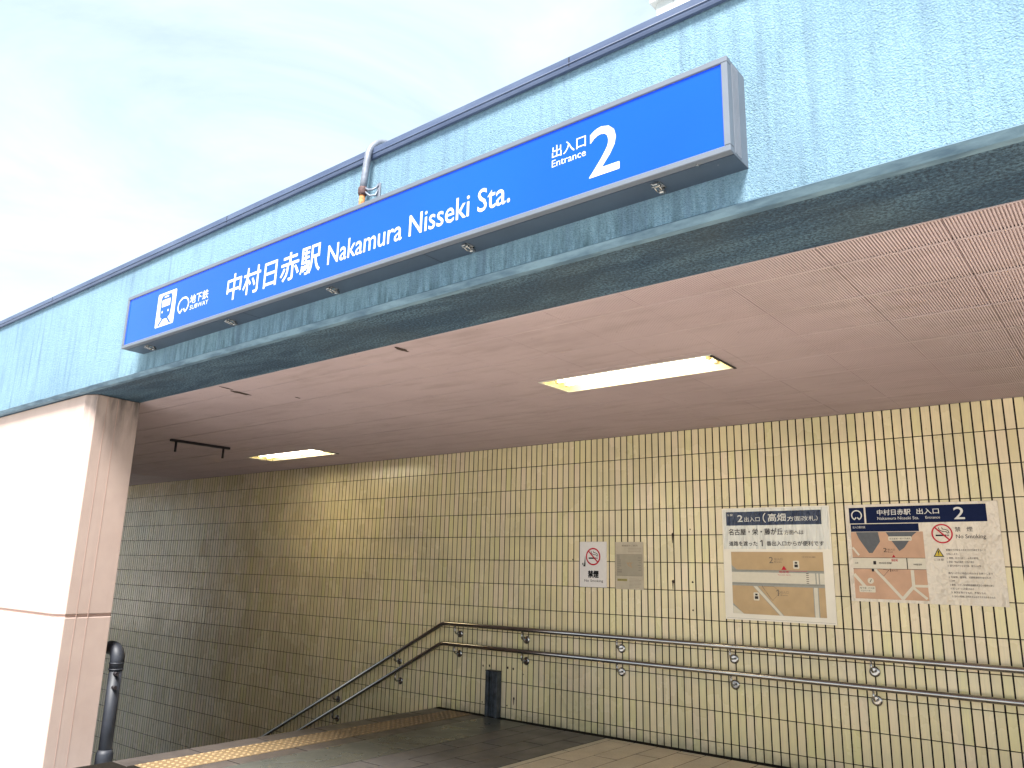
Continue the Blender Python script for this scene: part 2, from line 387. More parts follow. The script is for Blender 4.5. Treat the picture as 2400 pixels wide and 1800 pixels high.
# ------------------------------------------------------------------ flat print helpers (on planes that face -Y)
def text_verts(body, x0, z0, x1, z1, bold=0.0, font=None):
    c = bpy.data.curves.new('lettering', 'FONT'); c.body = body; c.size = 1; c.resolution_u = 3
    o = bpy.data.objects.new('lettering', c); link(o)
    dg = bpy.context.evaluated_depsgraph_get(); me = bpy.data.meshes.new_from_object(o.evaluated_get(dg))
    vs = [v.co.copy() for v in me.vertices]; fs = [tuple(p.vertices) for p in me.polygons]
    bpy.data.objects.remove(o); bpy.data.curves.remove(c); bpy.data.meshes.remove(me)
    ax = min(v.x for v in vs); bx = max(v.x for v in vs); ay = min(v.y for v in vs); by = max(v.y for v in vs)
    if x1 is None: x1 = x0 + (bx - ax) * (z1 - z0) / (by - ay)
    return [((v.x - ax) / (bx - ax) * (x1 - x0) + x0, (v.y - ay) / (by - ay) * (z1 - z0) + z0) for v in vs], fs

STRIP_N = [0]
class Flat:
    """thin printed shapes: collects 2D polygons at a given Y plane, facing -Y, with a small thickness"""
    def __init__(s, y, t=0.0005): s.y = y; s.t = t; s.mb = MB()
    def tri(s, pts, fs):
        n = len(pts); vs = [(x, s.y, z) for x, z in pts]
        s.mb.add(vs, fs)
    def poly(s, pts):
        n = len(pts); vs = [(x, s.y, z) for x, z in pts] + [(x, s.y + s.t, z) for x, z in pts]
        s.mb.add(vs, [tuple(range(n))] + [(i, (i + 1) % n, n + (i + 1) % n, n + i) for i in range(n)]); return s
    def rect(s, x0, z0, x1, z1): return s.poly([(x0, z0), (x1, z0), (x1, z1), (x0, z1)])
    def rrect(s, x0, z0, x1, z1, r, n=5):
        p = []
        for cx, cz, a in ((x1 - r, z0 + r, -90), (x1 - r, z1 - r, 0), (x0 + r, z1 - r, 90), (x0 + r, z0 + r, 180)):
            for i in range(n + 1):
                t = math.radians(a + 90 * i / n); p.append((cx + r * math.cos(t), cz + r * math.sin(t)))
        return s.poly(p)
    def circle(s, cx, cz, r, n=32, kz=1.0): return s.poly([(cx + r * math.cos(2 * math.pi * i / n), cz + r * kz * math.sin(2 * math.pi * i / n)) for i in range(n)])
    def ring(s, cx, cz, r0, r1, n=40):
        for i in range(n):
            a, b = 2 * math.pi * i / n, 2 * math.pi * (i + 1) / n
            s.mb.add([(cx + r * math.cos(t), s.y, cz + r * math.sin(t)) for r, t in ((r0, a), (r1, a), (r1, b), (r0, b))], [(0, 1, 2, 3)])
        return s
    def strip(s, pts, w):
        for i in range(len(pts) - 1):
            (ax, az), (bx, bz) = pts[i], pts[i + 1]; dx, dz = bx - ax, bz - az; l = math.hypot(dx, dz) or 1; nx, nz = -dz / l * w / 2, dx / l * w / 2
            ex, ez = dx / l * w * 0.15, dz / l * w * 0.15
            STRIP_N[0] += 1; y = s.y - 0.00003 * (STRIP_N[0] % 7)
            s.mb.add([(ax + nx - ex, y, az + nz - ez), (ax - nx - ex, y, az - nz - ez), (bx - nx + ex, y, bz - nz + ez), (bx + nx + ex, y, bz + nz + ez)], [(0, 1, 2, 3)])
        return s
    def one(s, x0, z0, x1, z1):
        w, h = x1 - x0, z1 - z0
        return s.poly([(x0 + w * .55, z0), (x0 + w * .9, z0), (x0 + w * .9, z1), (x0 + w * .6, z1), (x0, z1 - h * .2), (x0, z1 - h * .33), (x0 + w * .55, z1 - h * .18)])
    def text(s, body, x0, z0, x1, z1, bold=0.0):
        d = bold * (z1 - z0)
        pts, fs = text_verts(body, x0 + d, z0 + d, x1 - d, z1 - d)
        y = s.y
        for i, (a, b) in enumerate(((0, 0), (d, 0), (-d, 0), (0, d), (0, -d)) if bold > 0 else ((0, 0),)):
            s.y = y - 0.00003 * i; s.tri([(px + a, pz + b) for px, pz in pts], fs)
        s.y = y; return s
    def build(s, name, mat, parent):
        me = bpy.data.meshes.new(name); me.from_pydata(s.mb.v, [], s.mb.f); me.update()
        return mesh_obj(name, me, MATS[mat], parent)

def print_text(name, body, x0, z0, x1, z1, y, mat, parent, bold=0.0):
    return Flat(y).text(body, x0, z0, x1, z1, bold).build(name, mat, parent)

# ================================================================== GROUND AND FLOOR
g = MB(); R0 = 400
yi0, yi1 = 2.62, D + 0.3
for x0, x1, y0, y1 in ((-R0, XL, -R0, R0), (XL, NOSE, -R0, yi0), (XL, NOSE, yi1, R0), (NOSE, R0, -R0, R0)):
    g.add([(x0, y0, -0.05), (x1, y0, -0.05), (x1, y1, -0.05), (x0, y1, -0.05)], [(0, 1, 2, 3)])
tag(g.build('ground', MATS['pavement']), kind='structure')

floor = MB().box(NOSE, XR, 1.2, D + 0.02, -0.046, -0.0025).build('floor', MATS['floor_joint']); tag(floor, kind='structure')
FY1 = 6.372
def slab(name, x0, x1, y0, y1, mat, top=0.0, j=0.008):
    j2 = j / 2
    return MB().cbox(x0 + j2, x1 - j2, y0 + j2 * 1.9, y1 - j2 * 1.9, -0.02, top + random.uniform(-0.0006, 0.0006), 0.002).build(name, MATS[mat], floor)
# granite edge beside the stairs, tactile tiles, granite band, polished sill
y = YB + 0.0
while y < FY1 - 0.05:
    y2 = min(y + 0.6, FY1); slab('edge_stone', NOSE, -5.90, y, y2, 'granite_brown'); slab('edge_stone', -5.575, -5.40, y, y2, 'granite_brown'); y = y2
def tactile_mesh():
    mb = MB().cbox(0.002, 0.318, 0.002, 0.298, -0.02, 0.001, 0.002)
    for i in range(5):
        for k in range(5):
            cx, cy = 0.032 + 0.064 * i, 0.03 + 0.06 * k; a = []; b = []
            for q in range(8):
                t = 2 * math.pi * q / 8; a.append((cx + 0.017 * math.cos(t), cy + 0.017 * math.sin(t), 0.0005)); b.append((cx + 0.011 * math.cos(t), cy + 0.011 * math.sin(t), 0.006))
            mb.add(a + b, [(q, (q + 1) % 8, 8 + (q + 1) % 8, 8 + q) for q in range(8)] + [tuple(range(8, 16))])
    return mb.mesh('tactile_tile')
tm = tactile_mesh(); tm.materials.append(MATS['tactile'])
for k in range(11):
    o = bpy.data.objects.new('tactile_tile', tm); link(o); o.parent = floor; o.location = (-5.90, YB + 0.06 + 0.3 * k, 0)
y = YB
while y < FY1 - 0.05:
    y2 = min(y + 1.75, FY1); slab('sill_plate', -5.40, -4.87, y, y2, 'sill', j=0.003); y = y2
rest = MB()
def bond(x0, x1, cols, length, base_y, mat, pname):
    w = (x1 - x0) / cols
    for c in range(cols):
        y = base_y - 0.86 * 6 + (c % 3) * length / 3
        while y < FY1:
            a, b = max(y, 1.2), min(y + length, FY1); y += length
            if b - a < 0.06: continue
            xa, xb = x0 + w * c, x0 + w * (c + 1)
            if b > 3.4 and xa < -2.3: slab(pname, xa, xb, a, b, mat)
            else: rest.cbox(xa + .0035, xb - .0035, a + .0065, b - .0065, -0.02, 0, 0.002)
bond(-4.865, -3.995, 4, 0.86, 5.16, 'paver_dark', 'dark_paver')
y = 1.2
while y < FY1 - .05:
    y2 = min(y + 0.9, FY1); slab('strip_stone', -3.992, -3.922, y, y2, 'strip_light'); y = y2
tag(rest.build('outer_paving', MATS['paver_dark'], floor), kind='stuff')
rest = MB(); bond(-3.92, -3.92 + 0.219 * 34, 34, 0.86, 5.43, 'paver_beige', 'beige_paver')
tag(rest.build('paving', MATS['paver_beige'], floor), kind='stuff')
MB().box(NOSE, XR, 6.376, D + 0.004, -0.02, 0.0).build('gutter_strip', plain('black_gutter', (0.010, 0.009, 0.008), 0.9, spec=0.1), floor)

# stairs going down to the left
st = empty('stairs', (NOSE, 4.7, 0)); tag(st, kind='structure')
NS = 20
for i in range(NS):
    x1 = NOSE - 0.30 * i; x0 = x1 - 0.30; z = -0.152 * (i + 1)
    MB().cbox(x0, x1 - 0.002, YB + 0.003, D - 0.004, z - 0.152 - 0.25, z, 0.004).build('step', MATS['concrete'], st)
    MB().cbox(x0 - 0.004, x0 + 0.05, YB + 0.02, D - 0.02, z + 0.001, z + 0.005, 0.001).build('step_nosing', MATS['granite_brown'], st)
xb = NOSE - 0.30 * NS; zb = -0.152 * (NS + 1)
tag(MB().box(XL, xb - 0.003, YB, D + 0.1, zb - 0.2, zb).build('lower_floor', MATS['concrete']), kind='structure')
tag(MB().box(NOSE + 0.001, NOSE + 0.15, YB, D - 0.003, zb, -0.05).build('landing_face', MATS['concrete']), kind='structure')

# ================================================================== TILED WALL
wall = MB().box(XL, XR, D + 0.0024, D + 0.25, zb - 0.1, CZ + 0.4).build('tiled_wall', MATS['grout'])
tag(wall, 'long interior wall of cream upright tiles behind the stairs and handrails', 'wall')
W2, H2, TD = 0.0284, 0.1163, 0.008
def tile_geo(mb, cx, cz, hz, dy, rx, rz, mat=None):
    c = 0.0014
    pts = [(-W2, 0.006, -hz), (W2, 0.006, -hz), (W2, 0.006, hz), (-W2, 0.006, hz),
           (-W2, c, -hz), (W2, c, -hz), (W2, c, hz), (-W2, c, hz),
           (-W2 + c, 0, -hz + c), (W2 - c, 0, -hz + c), (W2 - c, 0, hz - c), (-W2 + c, 0, hz - c)]
    vs = [(cx + px, D + dy + py + px * rz + pz * rx, cz + pz) for px, py, pz in pts]
    fs = [(8, 9, 10, 11)] + [(4 + i, 4 + (i + 1) % 4, 8 + (i + 1) % 4, 8 + i) for i in range(4)] + [(i, (i + 1) % 4, 4 + (i + 1) % 4, 4 + i) for i in range(4)]
    mb.add(vs, fs)
cells = []
i0 = int((XL - TX0) / TP) - 1; i1 = int((XR - TX0) / TP)
for i in range(i0, i1):
    cx = TX0 + TP * (i + 0.5)
    if cx < XL + .04 or cx > XR - .04: continue
    for k in range(-15, 11):
        z0 = TZ0 + CP * k; z1 = z0 + CP
        if k == 10: z1 = CZ + 0.001
        if z1 < -0.152 * max(0, (NOSE - cx) / 0.3) - 0.5: continue
        cells.append((cx, (z0 + z1) / 2, (z1 - z0) / 2 - 0.0030, k))
def in_view(p):
    v = Vector(p) - CAM_POS; d = v.dot(FW)
    if d <= 0: return None
    px = 512 + 782.3 * v.dot(RT) / d; py = 384 - 782.3 * v.dot(UP) / d
    return d if -4 < px < 1028 and -20 < py < 788 else None
near = sorted([(in_view((c[0], D, c[1])) or 1e9, n) for n, c in enumerate(cells)])
sel = set(n for d, n in near[:296] if d < 1e8)
def rj(): return random.gauss(0, 0.0004), random.gauss(0, 0.0035), random.gauss(0, 0.009)
tile_me = {}
for hz in set(round(c[2], 5) for c in cells):
    mb = MB(); tile_geo(mb, 0, 0, hz, -D, 0, 0); tile_me[hz] = mb.mesh('tile'); tile_me[hz].materials.append(MATS['tile'])
rest = MB()
for n, (cx, cz, hz, k) in enumerate(cells):
    dy, rx, rz = rj()
    if n in sel:
        o = bpy.data.objects.new('tile', tile_me[round(hz, 5)]); link(o); o.parent = wall
        o.location = (cx, D + dy, cz); o.rotation_euler = (rx, 0, rz)
    else: tile_geo(rest, cx, cz, hz, dy, rx, rz)
tag(rest.build('tile_field', MATS['tile'], wall), kind='stuff')
# old fixing holes and plugs
for x, z, r in ((-3.342, 1.77, 0.011), (-3.348, 1.36, 0.013), (-3.17, 1.812, 0.006), (-3.163, 1.126, 0.007), (-5.527, 0.465, 0.009), (-5.441, 0.472, 0.011), (-5.20, 0.474, 0.011), (-5.13, 0.469, 0.010), (-5.524, 0.115, 0.007), (-5.20, 0.118, 0.008), (-5.115, 0.193, 0.012), (-3.16, 1.36, 0.009), (-4.42, 1.54, 0.006), (-5.0, 0.43, 0.005)):
    mb = MB(); n = 9
    p = [(x + r * random.uniform(.7, 1.1) * math.cos(2 * math.pi * i / n), z + r * random.uniform(.8, 1.5) * math.sin(2 * math.pi * i / n)) for i in range(n)]
    f = Flat(D - 0.0022, 0.002); f.poly(p); f.build('screw_hole', 'stain', wall)
for x, z, h in ((-3.345, 1.70, 0.06), (-3.35, 1.30, 0.05), (-5.117, 0.14, 0.05)):
    Flat(D - 0.0016, 0.002).poly([(x - .006, z + h), (x + .007, z + h), (x + .003, z), (x - .002, z - .01)]).build('rust_run', 'stain', wall)

# ================================================================== FRONT WALL END (PILLAR), LEFT
pl = empty('end_wall', (-6.45, 2.8, 0)); tag(pl, 'pale pink concrete wall end carrying the blue canopy at the left', 'wall')
def plan(o=0.0): return [(XL, 2.605 + o), (-6.475 - o * 0.2, 2.605 + o), (-6.375 - o, 2.655 + o * .6), (-6.42 - o, YB - 0.002), (XL, YB - 0.002)]
def bev(mb_obj, w=0.006):
    b = mb_obj.modifiers.new('bevel', 'BEVEL'); b.width = w; b.segments = 2; b.limit_method = 'ANGLE'; b.angle_limit = math.radians(20); return mb_obj
bev(MB().prism_z(plan(), zb, 1.000).build('wall_panel', MATS['pink'], pl))
bev(MB().prism_z(plan(), 1.022, CZ - 0.001).build('wall_panel', MATS['pink'], pl))
MB().prism_z(plan(0.014), 1.000, 1.022).build('panel_joint', MATS['pink_joint'], pl)
for yy in (2.74, 2.83):      # formwork lines on the reveal
    xx = -6.375 - 0.045 * (yy - 2.655) / 0.364
    MB().box(xx - 0.004, xx + 0.0012, yy - 0.0022, yy + 0.0022, -0.05, 2.69).build('board_mark', MATS['pink_joint'], pl)
# far right support, mostly outside the picture
rp = MB().cbox(XR - 0.5, XR, 2.605, YB - 0.003, -0.05, CZ - 0.002, 0.01).build('right_pier', MATS['pink']); tag(rp, 'pink concrete pier under the far right end of the canopy', 'pillar')

# ================================================================== CANOPY
can = empty('canopy', (-3, YF, CZ)); tag(can, 'sky blue rough stucco canopy beam over the subway entrance', 'canopy')
MB().prism_x([(YF, 2.734), (YF, 3.600), (YB - 0.002, 3.600), (YB - 0.002, 2.740), (YF + 0.03, 2.740), (YF + 0.006, 2.734)], XL, XR).build('fascia', MATS['stucco'], can)
MB().prism_x([(YF + 0.004, 2.7385), (YF - 0.003, 2.729), (YF + 0.021, CZ - 0.001), (YF + 0.055, CZ - 0.001), (YF + 0.055, 2.7385)], XL + .002, XR - .002).build('drip_edge', MATS['lip'], can)
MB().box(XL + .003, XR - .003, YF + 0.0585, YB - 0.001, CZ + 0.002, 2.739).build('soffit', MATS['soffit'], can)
MB().prism_x([(YF - 0.022, 3.588), (YF - 0.026, 3.600), (YF - 0.026, 3.648), (YF - 0.018, 3.656), (YB + 0.03, 3.670), (YB + 0.03, 3.603), (YF - 0.006, 3.603), (YF - 0.006, 3.588)], XL, XR).build('coping', MATS['coping'], can)
MB().tube([(XL, YF - 0.028, 3.612), (XR, YF - 0.028, 3.612)], 0.003, 8).build('coping_bead', MATS['coping'], can)
x = -15.4
while x < XR:
    MB().box(x, x + 0.004, YF - 0.0275, YF - 0.02, 3.60, 3.646).build('coping_joint', MATS['dark_metal'], can); x += 2.73
roof = MB().box(XL, XR, YB + 0.001, D + 0.249, 2.94, 3.45).build('roof_slab', MATS['concrete'], can)

# ================================================================== CEILING
ceil = MB().box(XL, XR, YB, D + 0.005, 2.722, 2.728)
# lights are set into openings
LIGHTS = [(-3.19, -1.925, 4.255, 4.598), (-8.545, -7.265, 5.425, 5.775)]
def minus(r, h):
    x0, x1, y0, y1 = r; a0, a1, b0, b1 = h
    if a0 >= x1 or a1 <= x0 or b0 >= y1 or b1 <= y0: return [r]
    o = []
    if a0 > x0: o.append((x0, a0, y0, y1))
    if a1 < x1: o.append((a1, x1, y0, y1))
    m0, m1 = max(x0, a0), min(x1, a1)
    if b0 > y0: o.append((m0, m1, y0, b0))
    if b1 < y1: o.append((m0, m1, b1, y1))
    return [q for q in o if q[1] - q[0] > 0.008 and q[3] - q[2] > 0.008]
ceil = MB(); rs = [(XL, XR, YB, D + 0.005)]
for h in LIGHTS: rs = [q for r in rs for q in minus(r, h)]
for x0, x1, y0, y1 in rs: ceil.box(x0, x1, y0, y1, 2.7165, 2.722)
ceil = ceil.build('ceiling', MATS['ceil_back']); tag(ceil, kind='structure')
def panel_mesh(w, d):
    n = max(2, round(w / 0.0119)); p = w / n; mb = MB(); pr = [(0, 0)]
    for i in range(n):
        x = i * p; pr += [(x + p * 0.50, 0), (x + p * 0.54, 0.009), (x + p * 0.96, 0.009), (x + p, 0)]
    e = min(0.006, d * 0.2)
    vs = [(x, e, z) for x, z in pr] + [(x, d - e, z) for x, z in pr]; m = len(pr)
    mb.add(vs, [(i, i + 1, m + i + 1, m + i) for i in range(m - 1)])
    for a, b in ((0, e), (d - e, d)):
        mb.add([(0, a, -0.0004), (w, a, -0.0004), (w, b, -0.0004), (0, b, -0.0004)], [(0, 1, 2, 3)])
    mb.add([(0, 0, 0), (0, d, 0), (0, d, 0.006), (0, 0, 0.006), (w, 0, 0), (w, d, 0), (w, d, 0.006), (w, 0, 0.006)], [(0, 1, 2, 3), (4, 5, 6, 7)])
    mb.add([(0, 0, 0), (w, 0, 0), (w, 0, 0.006), (0, 0, 0.006), (0, d, 0), (w, d, 0), (w, d, 0.006), (0, d, 0.006)], [(0, 1, 2, 3), (4, 5, 6, 7)])
    me = mb.mesh('ceiling_panel'); me.materials.append(MATS['ceil']); return me
pcache = {}; far = MB(); PW = 0.4545
ys = [YB + 0.001, 3.26] + [3.26 + PW * k for k in range(1, 8)]; ys[-1] = D - 0.002
GAP = 0.0015
for i in range(-36, 9):
    xa = -0.448 + PW * i; xb2 = xa + PW
    if xb2 < XL + .1 or xa > XR - .1: continue
    xa = max(xa, XL); xb2 = min(xb2, XR)
    for k in range(len(ys) - 1):
        rr = [(xa, xb2, ys[k], ys[k + 1])]
        for h in LIGHTS: rr = [q for r in rr for q in minus(r, h)]
        for x0, x1, y0, y1 in rr:
            w, d = round(x1 - x0 - 2 * GAP, 4), round(y1 - y0 - 2 * GAP, 4)
            if xb2 < -11.5 or xa > 0.6:
                far.box(x0 + GAP, x1 - GAP, y0 + GAP, y1 - GAP, CZ, CZ + 0.006); continue
            if (w, d) not in pcache: pcache[(w, d)] = panel_mesh(w, d)
            o = bpy.data.objects.new('ceiling_panel', pcache[(w, d)]); link(o); o.parent = ceil
            o.location = (x0 + GAP, y0 + GAP, CZ + random.uniform(-0.0007, 0.0007))
tag(far.build('outer_panels', MATS['ceil'], ceil), kind='stuff')
def blotch(cx, cy, rx, ry, rot, name='rust_patch', seed=1):
    rnd = random.Random(seed); n = 18; pts = []
    for i in range(n):
        t = 2 * math.pi * i / n; r = rnd.uniform(.75, 1.15); a, b = rx * r * math.cos(t), ry * r * math.sin(t)
        pts.append((cx + a * math.cos(rot) - b * math.sin(rot), cy + a * math.sin(rot) + b * math.cos(rot), CZ - 0.0018))
    MB().add(pts, [tuple(range(n))]).build(name, MATS['stain'], ceil)
blotch(-3.39, 3.115, 0.022, 0.062, 0.05, seed=2); blotch(-5.34, 3.27, 0.03, 0.10, 0.1, seed=3); blotch(-5.28, 3.10, 0.012, 0.07, 0.15, seed=5); blotch(-5.1, 3.62, 0.012, 0.03, 0.0, seed=4)

# ------------------------------------------------------------------ recessed lights
def ceiling_light(x0, x1, y0, y1, label):
    t = empty('ceiling_light', ((x0 + x1) / 2, (y0 + y1) / 2, CZ)); tag(t, label, 'ceiling light', 'recessed fluorescent lights')
    h = 0.085; e = 0.003
    f = MB()     # tray: sloping sides, open below
    a = [(x0 + e, y0 + e, CZ), (x1 - e, y0 + e, CZ), (x1 - e, y1 - e, CZ), (x0 + e, y1 - e, CZ)]
    b = [(x0 + .03, y0 + .05, CZ + h), (x1 - .03, y0 + .05, CZ + h), (x1 - .03, y1 - .05, CZ + h), (x0 + .03, y1 - .05, CZ + h)]
    f.add(a + b, [(0, 1, 5, 4), (1, 2, 6, 5), (2, 3, 7, 6), (3, 0, 4, 7), (4, 5, 6, 7)]); f.build('reflector', MATS['reflector'], t)
    r = MB(); w = 0.014
    r.box(x0 - w, x1 + w, y0 - w, y0 + e, CZ - 0.005, CZ - 0.0012); r.box(x0 - w, x1 + w, y1 - e, y1 + w, CZ - 0.005, CZ - 0.0012)
    r.box(x0 - w, x0 + e, y0 + e, y1 - e, CZ - 0.005, CZ - 0.0012); r.box(x1 - e, x1 + w, y0 + e, y1 - e, CZ - 0.005, CZ - 0.0012)
    r.build('trim', MATS['trim_white'], t)
    MB().box(x1 + 0.003, x1 + 0.018, y0 - 0.01, y1 + 0.006, CZ - 0.012, CZ - 0.0052).build('trim_gasket', MATS['dark_metal'], t)
    for yy in (y0 + 0.115, y1 - 0.115):
        zc = CZ + 0.028
        MB().tube([(x0 + 0.075, yy, zc), (x1 - 0.075, yy, zc)], 0.0155, 16).build('fluorescent_tube', MATS['tube'], t)
        for xx in (x0 + 0.046, x1 - 0.075):
            MB().cbox(xx, xx + 0.028, yy - 0.02, yy + 0.02, zc - 0.022, zc + 0.05, 0.003).build('lamp_holder', MATS['reflector'], t)
            MB().tube([(xx + 0.014 + (0.018 if xx < (x0 + x1) / 2 else -0.022), yy, zc), (xx + 0.014 + (0.024 if xx < (x0 + x1) / 2 else -0.016), yy, zc)], 0.0165, 14).build('tube_cap', MATS['dark_metal'], t)
    return t
ceiling_light(*LIGHTS[0], 'larger lit two-tube fluorescent light in the ceiling nearer the camera')
ceiling_light(*LIGHTS[1], 'smaller-looking lit fluorescent light far back over the stairs, beside the dark hanger')

# ------------------------------------------------------------------ ceiling hanger
hg = empty('sign_hanger', (-8.015, 4.49, CZ)); tag(hg, 'empty dark metal sign hanger with two short rods on the ceiling', 'hanger')
MB().cbox(-8.035, -7.995, 4.14, 4.84, CZ - 0.028, CZ - 0.002, 0.003).build('rail', MATS['dark_metal'], hg)
for yy in (4.205, 4.765):
    MB().tube([(-8.015, yy, CZ - 0.028), (-8.015, yy, CZ - 0.135)], 0.0125, 12).build('rod', MATS['dark_metal'], hg)

# ================================================================== STATION SIGN
SY = 2.37; sx0, sx1, sz0, sz1 = -5.436, -0.968, 2.858, 3.236
sg = empty('station_sign', ((sx0 + sx1) / 2, SY, sz0)); tag(sg, 'long blue station name sign box with grey frame mounted on the blue canopy', 'sign')
hs = MB(); hs.box(sx0 + .002, sx1 - .002, SY + 0.030, YF + 0.002, sz0 + .002, sz1 - .002); hs.build('housing', MATS['alu'], sg)
MB().box(sx0 + .004, sx1 - .004, SY + 0.0355, YF + 0.001, sz0 - 0.0012, sz0 + .0035).build('underside_shade_panel', plain('underside_shade_colour', (0.045, 0.068, 0.105), 0.45, 0.2, grain=0.1, scale=6), sg)  # shade under the housing, put into the dark colour of an added panel
fr = MB(); w = 0.024
fr.cbox(sx0, sx1, SY, SY + 0.034, sz0, sz0 + w, 0.0025); fr.cbox(sx0, sx1, SY, SY + 0.034, sz1 - w, sz1, 0.0025)
fr.cbox(sx0, sx0 + w, SY, SY + 0.034, sz0 + w, sz1 - w, 0.0025); fr.cbox(sx1 - w, sx1, SY, SY + 0.034, sz0 + w, sz1 - w, 0.0025)
fr.build('frame', MATS['alu'], sg)
for k in range(5):
    MB().box(sx1 - 0.0025, sx1 + 0.0008, SY + 0.045 + 0.012 * k, SY + 0.049 + 0.012 * k, sz0 + .01, sz1 - .01).build('side_rib', MATS['alu'], sg)
face = MB().box(sx0 + w, sx1 - w, SY + 0.008, SY + 0.029, sz0 + w, sz1 - w).build('face_panel', MATS['sign_blue'], sg)
FY = SY + 0.008 - 0.0008
B = 0.012
print_text('station_name_lettering', '中村日赤駅', -4.155, 2.944, -3.258, 3.113, FY, 'white', sg, B)
print_text('station_name_lettering', 'Nakamura Nisseki Sta.', -3.198, 2.956, -1.962, 3.068, FY, 'white', sg, 0.008)
print_text('entrance_lettering', '出入口', -1.742, 3.086, -1.574, 3.142, FY, 'white', sg, 0.008)
print_text('entrance_lettering', 'Entrance', -1.742, 3.045, -1.574, 3.077, FY, 'white', sg, 0.004)
print_text('entrance_number', '2', -1.558, 2.937, -1.418, 3.148, FY, 'white', sg, 0.010)
print_text('subway_lettering', '地下鉄', -4.580, 3.016, -4.364, 3.077, FY, 'white', sg, 0.014)
print_text('subway_lettering', 'SUBWAY', -4.572, 2.977, -4.356, 3.007, FY, 'white', sg, 0.008)
def ring_mark(cx, cz, rx, rz, wd, y, mat, parent, name='subway_emblem'):
    f = Flat(y); pts = []
    for i in range(41):
        t = math.radians(-62 + 304 * i / 40); pts.append((cx + (rx - wd / 2) * math.cos(t), cz + (rz - wd / 2) * math.sin(t) + 0.0 * rz))
    a, b = pts[0], pts[-1]
    pts = [(cx + 0.13 * rx, cz - 0.42 * rz)] + pts + [(cx - 0.13 * rx, cz - 0.42 * rz)]
    for i in range(len(pts) - 1):
        f.y = y - 0.00002 * (i % 2); f.strip([pts[i], pts[i + 1]], wd)
    return f.build(name, mat, parent)
ring_mark(-4.658, 3.026, 0.070, 0.058, 0.0125, FY, 'white', sg)
# train pictogram
px0, px1, pz0, pz1 = -5.003, -4.765, 2.930, 3.166
Flat(FY).rrect(px0, pz0, px1, pz1, 0.012).build('train_pictogram_plate', 'white', sg)
pc = (px0 + px1) / 2
f = Flat(FY - 0.0012); f.poly([(pc - .070, 3.05), (pc - .062, 2.998), (pc - .03, 2.980), (pc + .03, 2.980), (pc + .062, 2.998), (pc + .070, 3.05), (pc + .070, 3.128), (pc + .052, 3.148), (pc - .052, 3.148), (pc - .070, 3.128)][::-1])
f.y = FY - 0.0016
f.strip([(pc - 0.022, 2.990), (pc - 0.076, 2.940)], 0.013); f.strip([(pc + 0.022, 2.990), (pc + 0.076, 2.940)], 0.013)
f.build('train_pictogram', 'sign_blue', sg)
f = Flat(FY - 0.0024); f.rrect(pc - 0.053, 3.064, pc + 0.053, 3.114, 0.006); f.build('train_pictogram_window', 'white', sg); f = Flat(FY - 0.0024); f.rrect(pc - 0.030, 3.127, pc + 0.026, 3.139, 0.004)
f.build('train_pictogram_window', 'white', sg)
for q in (-0.038, 0.038): Flat(FY - 0.0024).circle(pc + q, 3.030, 0.0085, 16).build('train_pictogram_lamp', 'white', sg)
# latches below
def latch(x):
    c = MB(); z = sz0; y0 = SY + 0.075
    c.cbox(x - 0.020, x + 0.020, y0 - 0.020, y0 + 0.034, z - 0.004, z - 0.0005, 0.001)
    c.tube([(x - 0.017, y0 - 0.012, z - 0.012), (x + 0.017, y0 - 0.012, z - 0.012)], 0.006, 10)
    c.tube([(x - 0.010, y0 - 0.012, z - 0.013), (x - 0.011, y0 + 0.018, z - 0.020), (x - 0.008, y0 + 0.044, z - 0.014)], 0.0028, 8)
    c.tube([(x + 0.010, y0 - 0.012, z - 0.013), (x + 0.011, y0 + 0.018, z - 0.020), (x + 0.008, y0 + 0.044, z - 0.014)], 0.0028, 8)
    c.cbox(x - 0.012, x + 0.012, y0 + 0.026, y0 + 0.050, z - 0.022, z - 0.0045, 0.004)
    c.cbox(x - 0.008, x + 0.014, y0 - 0.032, y0 - 0.012, z - 0.016, z - 0.009, 0.002)
    return c.mesh('latch')
lm = latch(0.0); lm.materials.append(MATS['chrome'])
for x in (-5.189, -4.200, -3.232, -2.264, -1.292):
    o = mesh_obj('latch', lm, None, sg); o.location = (x, 0, 0)
MB().disc((-1.106, 2.398, sz0 - 0.004), (0, 0, 1), 0.006, 0.004, 12).build('screw', MATS['chrome'], sg)
MB().disc((-1.046, 2.44, sz0 - 0.002), (0, 0, 1), 0.003, 0.002, 10).build('screw', MATS['alu'], sg)
for x in (-4.0, -2.5): MB().box(x, x + 0.0015, SY + 0.034, YF, sz0 - 0.0022, sz0 - 0.0010).build('housing_seam', MATS['dark_metal'], sg)

# conduit feeding the sign
cd = empty('conduit', (-3.06, 2.48, 3.24)); tag(cd, 'galvanised gooseneck conduit bending over the canopy edge into the sign', 'conduit')
path = [(-3.075, 2.478, 3.392), (-3.068, 2.478, 3.46), (-3.062, 2.480, 3.54), (-3.06, 2.486, 3.600)]
path[-1] = (-3.06, 2.482, 3.57)
for i in range(1, 10):
    t = math.radians(10 * i); path.append((-3.06, 2.482 + 0.165 * (1 - math.cos(t)), 3.575 + 0.158 * math.sin(t)))
path += [(-3.06, 2.69, 3.730), (-3.058, 2.74, 3.716), (-3.056, 2.78, 3.692), (-3.055, 2.81, 3.66)]
MB().tube(path, 0.0195, 16).build('bent_pipe', MATS['galv'], cd)
MB().tube([(-3.078, 2.478, 3.228), (-3.075, 2.478, 3.392)], 0.0165, 14).build('rusty_pipe_end', MATS['rust'], cd)
